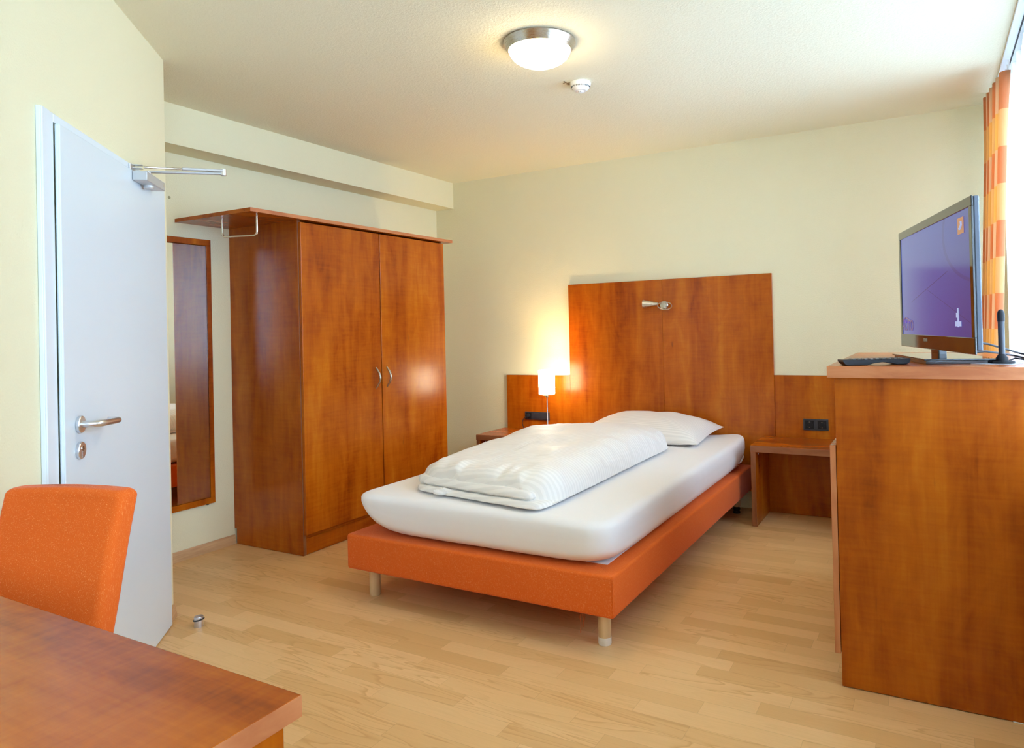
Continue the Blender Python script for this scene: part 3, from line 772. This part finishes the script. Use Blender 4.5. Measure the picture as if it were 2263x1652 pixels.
MB().box((3.4128, CY0 + .0002, .112), (3.4312, CY0 + .0009, .8242), .0002).build('edge_strip', M['edge_z'], dd)
MB().tube(fillet([(3.413, -1.25, .70), (3.388, -1.25, .70), (3.388, -1.25, .57), (3.413, -1.25, .57)], .012, 5), .005, 10).build('handle', M['steel'], dd, True)
g_ = onplane(2232, 1591, 2, 0)
MB().box((3.925, CY0 - .002, .0003), (3.962, CY0 + .02, .003), .0005).build('felt_glide', M['felt'], cb)

# ------------------------------------------------------------------ television
TA = math.radians(14.56); TD = Vector((-math.sin(TA), math.cos(TA), 0)); TN = Vector((-math.cos(TA), -math.sin(TA), 0)); ZV = Vector((0, 0, 1))
TC = Vector((3.7308, -1.8461, 0)); TW, TZ0, TZ1 = .9233, 1.1399, 1.6260
tv = thing('television', (3.735, -1.846, 1.099), 'black flat screen television showing a violet picture on the cabinet', 'television')
TM = frame_m(TC, TD, -TN, ZV)          # local x along the screen (far end positive), y towards the back
hwid = TW / 2
bz = MB(); rim_s, rim_t, rim_b = .026, .032, .052
bz.box((-hwid, 0, TZ0), (hwid, .006, TZ0 + rim_b), .002, 2, TM); bz.box((-hwid, 0, TZ1 - rim_t), (hwid, .006, TZ1), .002, 2, TM)
bz.box((-hwid, 0, TZ0 + rim_b), (-hwid + rim_s, .006, TZ1 - rim_t), .001, 2, TM); bz.box((hwid - rim_s, 0, TZ0 + rim_b), (hwid, .006, TZ1 - rim_t), .001, 2, TM)
bz.build('bezel', M['gloss_black'], tv)
hs_ = MB(); hs_.box((-hwid + .001, .0062, TZ0 + .012), (hwid - .001, .024, TZ1 - .001), .004, 2, TM); hs_.box((-.28, .0242, TZ0 + .06), (.28, .055, TZ1 - .12), .012, 3, TM)
hs_.build('housing', M['tv_side'], tv)
# screen picture
t = NT('lit_screen'); tc = t.add('ShaderNodeTexCoord'); spn = t.add('ShaderNodeSeparateXYZ'); t.link(tc.outputs['UV'], spn.inputs[0])
u_, v_ = spn.outputs[0], spn.outputs[1]       # u: 0 far (left in view) .. 1 near
g1 = t.ramp(u_, [(0, (.11, .14, .42)), (.25, (.075, .08, .36)), (.6, (.055, .045, .30)), (1, (.04, .03, .20))])
nz = t.noise(t.coord((3, 3, .6)), 2.0, 3)
g1 = t.mix(t.math('MULTIPLY', v_, .55), g1, (.10, .15, .48))
g1 = t.mix(t.math('MULTIPLY', nz, .25), g1, (.11, .12, .36))
def seg(ax, ay, bx, by, w):
    L = math.hypot(bx - ax, by - ay); nx_, ny_ = -(by - ay) / L, (bx - ax) / L
    d = t.math('ABSOLUTE', t.math('ADD', t.math('MULTIPLY', t.math('SUBTRACT', u_, ax), nx_), t.math('MULTIPLY', t.math('SUBTRACT', v_, ay), ny_)))
    q_ = t.math('ADD', t.math('MULTIPLY', t.math('SUBTRACT', u_, ax), (bx - ax) / L / L), t.math('MULTIPLY', t.math('SUBTRACT', v_, ay), (by - ay) / L / L))
    k = t.math('MULTIPLY', t.math('LESS_THAN', d, w), t.math('MULTIPLY', t.math('GREATER_THAN', q_, 0), t.math('LESS_THAN', q_, 1)))
    return k
k = t.math('MAXIMUM', seg(.18, .33, .73, .55, .003), seg(.45, .42, 1.0, .10, .002))
g1 = t.mix(t.math('MULTIPLY', k, .6), g1, (.02, .012, .04))
cv_ = t.math('ABSOLUTE', t.math('SUBTRACT', t.math('ADD', t.math('POWER', t.math('SUBTRACT', u_, 1.12), 2), t.math('POWER', t.math('SUBTRACT', v_, .86), 2)), .19))
g1 = t.mix(t.math('MULTIPLY', t.math('LESS_THAN', cv_, .012), .3), g1, (.05, .03, .12))
t.link(g1, t.b.inputs['Emission Color']); t.b.inputs['Emission Strength'].default_value = .80; t.b.inputs['Specular IOR Level'].default_value = .32
t.base((.008, .008, .012)); t.b.inputs['Roughness'].default_value = .16
M['screen'] = t.m
sm = MB(); xs0, xs1, zs0, zs1 = -hwid + rim_s, hwid - rim_s, TZ0 + rim_b, TZ1 - rim_t
vv = [sm.bm.verts.new(TM @ Vector(p)) for p in ((xs1, .003, zs0), (xs0, .003, zs0), (xs0, .003, zs1), (xs1, .003, zs1))]
fc = sm.bm.faces.new(vv); uvl = sm.bm.loops.layers.uv.new('uv')
for lp_, uv in zip(fc.loops, ((0, 0), (1, 0), (1, 1), (0, 1))): lp_[uvl].uv = uv
scr = sm.build('screen', M['screen'], tv)
SWd, SHt = xs1 - xs0, zs1 - zs0
def spos(u, v, o=.0012): return TM @ Vector((xs1 - u * SWd, .003 - o, zs0 + v * SHt))
def smat(u, v, o=.0012): return frame_m(spos(u, v, o), -TD, ZV, TN)
def semit(name, c, s=1.0): return emit(name, c, s)
M['glyph'] = semit('screen_white', (.24, .30, .50)); M['ch_or'] = semit('screen_orange', (.26, .12, .06)); M['ch_dk'] = semit('screen_mauve', (.10, .06, .13)); M['ch_vi'] = semit('screen_violet', (.07, .04, .30))
def srect(mb, u, v, w, h, o=.0008):
    mb.box((-w / 2, -h / 2, 0), (w / 2, h / 2, .0004), 0, 1, smat(u, v, o)); return mb
on = MB(); srect(on, .848, .155, .014, .062); srect(on, .848, .105, .062, .016); srect(on, .835, .175, .016, .016)
on.build('channel_number', M['glyph'], scr)
srect(MB(), .905, .885, .060, .052).build('channel_logo', M['ch_or'], scr)
lgm = MB(); lgm.tube([spos(.915, .915, .0018), spos(.918, .89, .0018), spos(.905, .865, .0018), spos(.895, .862, .0018)], .004, 8); lgm.build('channel_logo', M['glyph'], scr)
text('AUTO', .062, smat(.105, .085), M['ch_dk'], 'caption', scr)
text('Abenteuer', .024, smat(.095, .130), M['ch_vi'], 'caption', scr)
rf = MB(); rf.tube([spos(.02, .145, .0012), spos(.075, .172, .0012), spos(.17, .125, .0012)], .003, 6); rf.build('caption', M['ch_dk'], scr)
text('FUNAI', .017, frame_m(TM @ Vector((.08, -.0006, TZ0 + .033)), -TD, ZV, TN), M['logo'], 'maker_name', tv)
nk = MB(); nk.box((-.045, .010, 1.108), (.050, .038, TZ0 + .03), .004, 2, TM); nk.build('stand_neck', M['gloss_black'], tv)
bs_ = MB(); bs_.box((-.235, -.085, 1.1105), (.235, .145, 1.117), .002, 2, TM); bs_.box((-.228, -.078, 1.0992), (.228, .138, 1.1105), .001, 2, TM)
bs_.build('stand_base', M['gloss_black'], tv)
a_ = TM @ Vector((-hwid + .12, .03, 1.175))
for dz, tgt in ((.0, (4.0, -1.84, 1.126)), (-.032, (3.985, -1.80, 1.116))):
    p = a_ + Vector((0, 0, dz)); e = Vector(tgt)
    MB().tube([p, p.lerp(e, .3) + Vector((0, 0, .006)), p.lerp(e, .65) + Vector((0, 0, .004)), e, e + Vector((.045, .0, -.012))], .0035, 8).build('cable', M['black'], tv, True)

# ------------------------------------------------------------------ small things on the cabinet
rd = Vector((.205, .112, 0)).normalized(); rn = Vector((-rd.y, rd.x, 0)); RO = Vector((3.452, -2.178, 1.099))
RM = frame_m(RO, rd, rn, ZV)
rc = thing('remote_control', RO, 'long black remote control lying in front of the television', 'remote control')
mb = MB(); L = .232
prof = [(0, .014), (.008, .0045), (.016, .0004), (.085, .0004), (.105, .006), (.135, .0095), (.165, .006), (.185, .0004), (.218, .0004), (.228, .006), (.232, .018)]
ta = [(x, .0205 - .0015 * math.sin(x / L * PI)) for x, z in prof]
rows = []
for yy in (-.0235, -.022, .022, .0235):
    k = .7 if abs(yy) > .023 else 1
    rows.append([RM @ Vector((x, yy, z + (1 - k) * .004)) for x, z in prof] + [RM @ Vector((x, yy, z - (1 - k) * .004)) for x, z in reversed(ta)])
vs = mb.grid(rows, True); mb.bm.faces.new(vs[0]); mb.bm.faces.new(vs[-1])
mb.build('body', M['black'], rc)
for i in range(9):
    for j in range(3):
        x = .040 + i * .0205; y = -.0125 + j * .0125
        MB().box((x - .0055, y - .004, .0185), (x + .0055, y + .004, .0232), .0012, 2, RM).build('button', M['key_grey'], rc)
an = thing('antenna', (3.935, -2.035, 1.1005), 'black rod antenna on a round foot at the window end of the cabinet', 'antenna')
AM = axis_m((3.935, -2.035, 1.1005), (0, 0, 1))
MB().lathe([(0, 0), (.036, 0), (.037, .003), (.036, .008), (0, .009)], AM, 40).build('foot', M['black'], an, True)
MB().lathe([(.018, .0088), (.018, .018), (.012, .027), (.0095, .031), (0, .031)], AM, 28).build('collar', M['black'], an, True)
MB().lathe([(.0095, .031), (.0098, .140), (0, .140)], AM, 28).build('rod', M['anthracite'], an, True)
MB().lathe([(.0108, .138), (.0112, .150), (.0110, .164), (.0085, .173), (.004, .1775), (0, .1785)], AM, 28).build('cap', M['black'], an, True)
MB().tube([(3.955, -2.02, 1.108), (3.975, -2.0, 1.116), (4.01, -2.03, 1.110), (4.045, -2.08, 1.103)], .0028, 8).build('cable', M['black'], an, True)
LO = Vector((3.935, -1.985, 1.0992)); lm = frame_m(LO, Vector((.93, -.36, 0)), Vector((.36, .93, 0)), ZV)
lf = thing('leaflet', LO, 'white printed leaflet lying under the black antenna foot', 'leaflet')
MB().box((-.062, -.095, 0), (.062, .095, .0009), 0, 1, lm).build('sheet', M['paper'], lf)
pr = MB(); random.seed(3)
for i in range(3):
    for j in range(2):
        pr.box((-.05 + i * .016, .03 + j * .022, .0009), (-.05 + i * .016 + .009, .03 + j * .022 + .014, .0011), 0, 1, lm)
pr.build('print', M['ink'], lf)

# ------------------------------------------------------------------ curtains
def hang(path, z0, z1, shrink, mat, name, nz=30, flare=None):
    mb = MB(); uvl = mb.bm.loops.layers.uv.new('uv'); s = [0]
    for a, b in zip(path, path[1:]): s.append(s[-1] + math.hypot(b[0] - a[0], b[1] - a[1]))
    vs = []
    for j in range(nz + 1):
        f = j / nz; z = z1 + (z0 - z1) * f
        vs.append([mb.bm.verts.new(flare(x, y, f) + Vector((0, 0, z))) for x, y in path])
    for j in range(nz):
        for i in range(len(path) - 1):
            fc = mb.bm.faces.new((vs[j][i], vs[j][i + 1], vs[j + 1][i + 1], vs[j + 1][i]))
            for lp_, (a, b) in zip(fc.loops, ((i, j), (i + 1, j), (i + 1, j + 1), (i, j + 1))): lp_[uvl].uv = (s[a], (z1 - z0) * b / nz)
            fc.smooth = True
    return mb
path = []
for k in range(241):
    f = k / 240; y = -.76 + .54 * f; w = f * PI * 2 * 6.5
    path.append((4.082 - .058 * f + .021 * math.sin(w + .4), y + .020 * math.cos(w * .98)))
def flare(x, y, f):
    g = 1 - .18 * min(1, f * 8)
    return Vector((4.06 + (x - 4.06) * g - .086 * f, -.22 + (y + .22) * (1 - .30 * f), 0))
cbm = hang(path, .06, 2.455, 0, None, 'c', 40, flare)
# hem band at the top
cur = cbm.build('curtain', M['curtain'], None); sol = cur.modifiers.new('thick', 'SOLIDIFY'); sol.thickness = .0015
tag(cur, 'gathered orange and yellow checked curtain at the window corner', 'curtain')
for k in range(9):
    y = -.80 + .62 * k / 9; MB().box((4.085, y - .004, 2.440), (4.091, y + .004, 2.484), .001).build('curtain_hook', M['felt'], cur)
spath = [(4.128 + .020 * math.sin(k * .55) + .008 * math.sin(k * .23 + 1), -.13 - 2.90 * k / 420) for k in range(421)]
sh = hang(spath, .04, 2.46, 0, None, 's', 6, lambda x, y, f: Vector((x, y, 0))).build('sheer_curtain', M['sheer'])
tag(sh, 'white sheer curtain glowing in front of the bright window', 'sheer curtain')
spath = [(4.128 + .020 * math.sin(k * .55) + .008 * math.sin(k * .23 + 1), -3.95 - 2.80 * k / 380) for k in range(381)]
sh2 = hang(spath, .04, 2.46, 0, None, 's', 6, lambda x, y, f: Vector((x, y, 0))).build('sheer_curtain', M['sheer'])
tag(sh2, 'white sheer curtain on the far stretch of the window wall, outside the view', 'sheer curtain')
rl = thing('curtain_rail', (4.11, -1.9, HC), 'white double-track curtain rail on the ceiling along the window', 'curtain rail')
mb = MB(); mb.box((4.062, -7.1, 2.486), (4.180, -.12, HC - .0005), .002); mb.build('rail_board', M['frame_white'], rl)
for xx in (4.098, 4.128): MB().box((xx - .003, -7.1, 2.4845), (xx + .003, -.13, 2.4865), .0003).build('track_slot', M['dark_hole'], rl)

# ------------------------------------------------------------------ desk and chair in the foreground
dk = thing('desk', (2.2, -4.42, 0), 'cherry desk cut off by the lower left corner of the view', 'desk')
dt = MB().box((1.25, -4.80, .7195), (2.949, -4.064, .750), .0015).build('desk_top', M['cherry_x'], dk)
MB().box((2.9491, -4.7995, .720), (2.9499, -4.0645, .7495), .0003).build('edge_strip', M['edge_y'], dt)
MB().box((2.905, -4.775, .002), (2.937, -4.085, .7193), .001).build('end_panel', M['cherry_z'], dk)
MB().box((1.27, -4.775, .002), (1.30, -4.085, .7193), .001).build('end_panel', M['cherry_z'], dk)

CA = math.radians(18); CR = Vector((math.cos(CA), math.sin(CA), 0)); CB = Vector((-math.sin(CA), math.cos(CA), 0))
CO = Vector((2.05, -3.80, 0)) - CR * .166
CM = frame_m(CO, CR, CB, ZV)            # local x across the seat, y towards the back
ch = thing('chair', CO - CB * .25, 'orange upholstered chair pushed in at the desk, seen over the desk top', 'chair')
def backrest():
    mb = MB(); rows = []; n = 30; ztop = .872; hw = .168
    for k in range(n + 1):
        f = k / n; z = .36 + (ztop - .36) * f; off = -.27 * (.891 - z); th = .062 + .012 * (1 - f)
        w = hw * (.985 + .015 * f)
        rows.append([Vector((x, y, z)) for x, y in rrect(0, off + th / 2, w, th / 2, .020, 6, 8)])
    last = rows[-1]; cyy = sum(p.y for p in last) / len(last)
    for k in range(1, 8):
        a = k / 7 * PI / 2; ins = .018 * (1 - math.cos(a))
        rows.append([Vector((p.x * (1 - ins / hw), cyy + (p.y - cyy) * (1 - ins / .033), p.z + .018 * math.sin(a))) for p in last])
    for r_ in rows:
        for p in r_:
            p.z += .007 * (1 - (p.x / hw) ** 2) * max(0, p.z - .6) / .3
            p.y += (noise.noise(Vector((p.x * 9, p.z * 7, 3))) * .0025)
    rows = [[CM @ p for p in r_] for r_ in rows]
    vs = mb.grid(rows, True); mb.bm.faces.new(vs[0]); mb.bm.faces.new(vs[-1]); return mb
backrest().build('backrest', M['orange'], ch, True, 60)
MB().box((-.166, -.52, .385), (.166, -.125, .455), .02, 4, CM).build('seat', M['orange'], ch, True, 60)
for x in (-.145, .145):
    for y in (-.49, -.10):
        MB().box((x - .017, y - .017, .001), (x + .017, y + .017, .386), .002, 2, CM).build('leg', M['cherry_z'], ch)
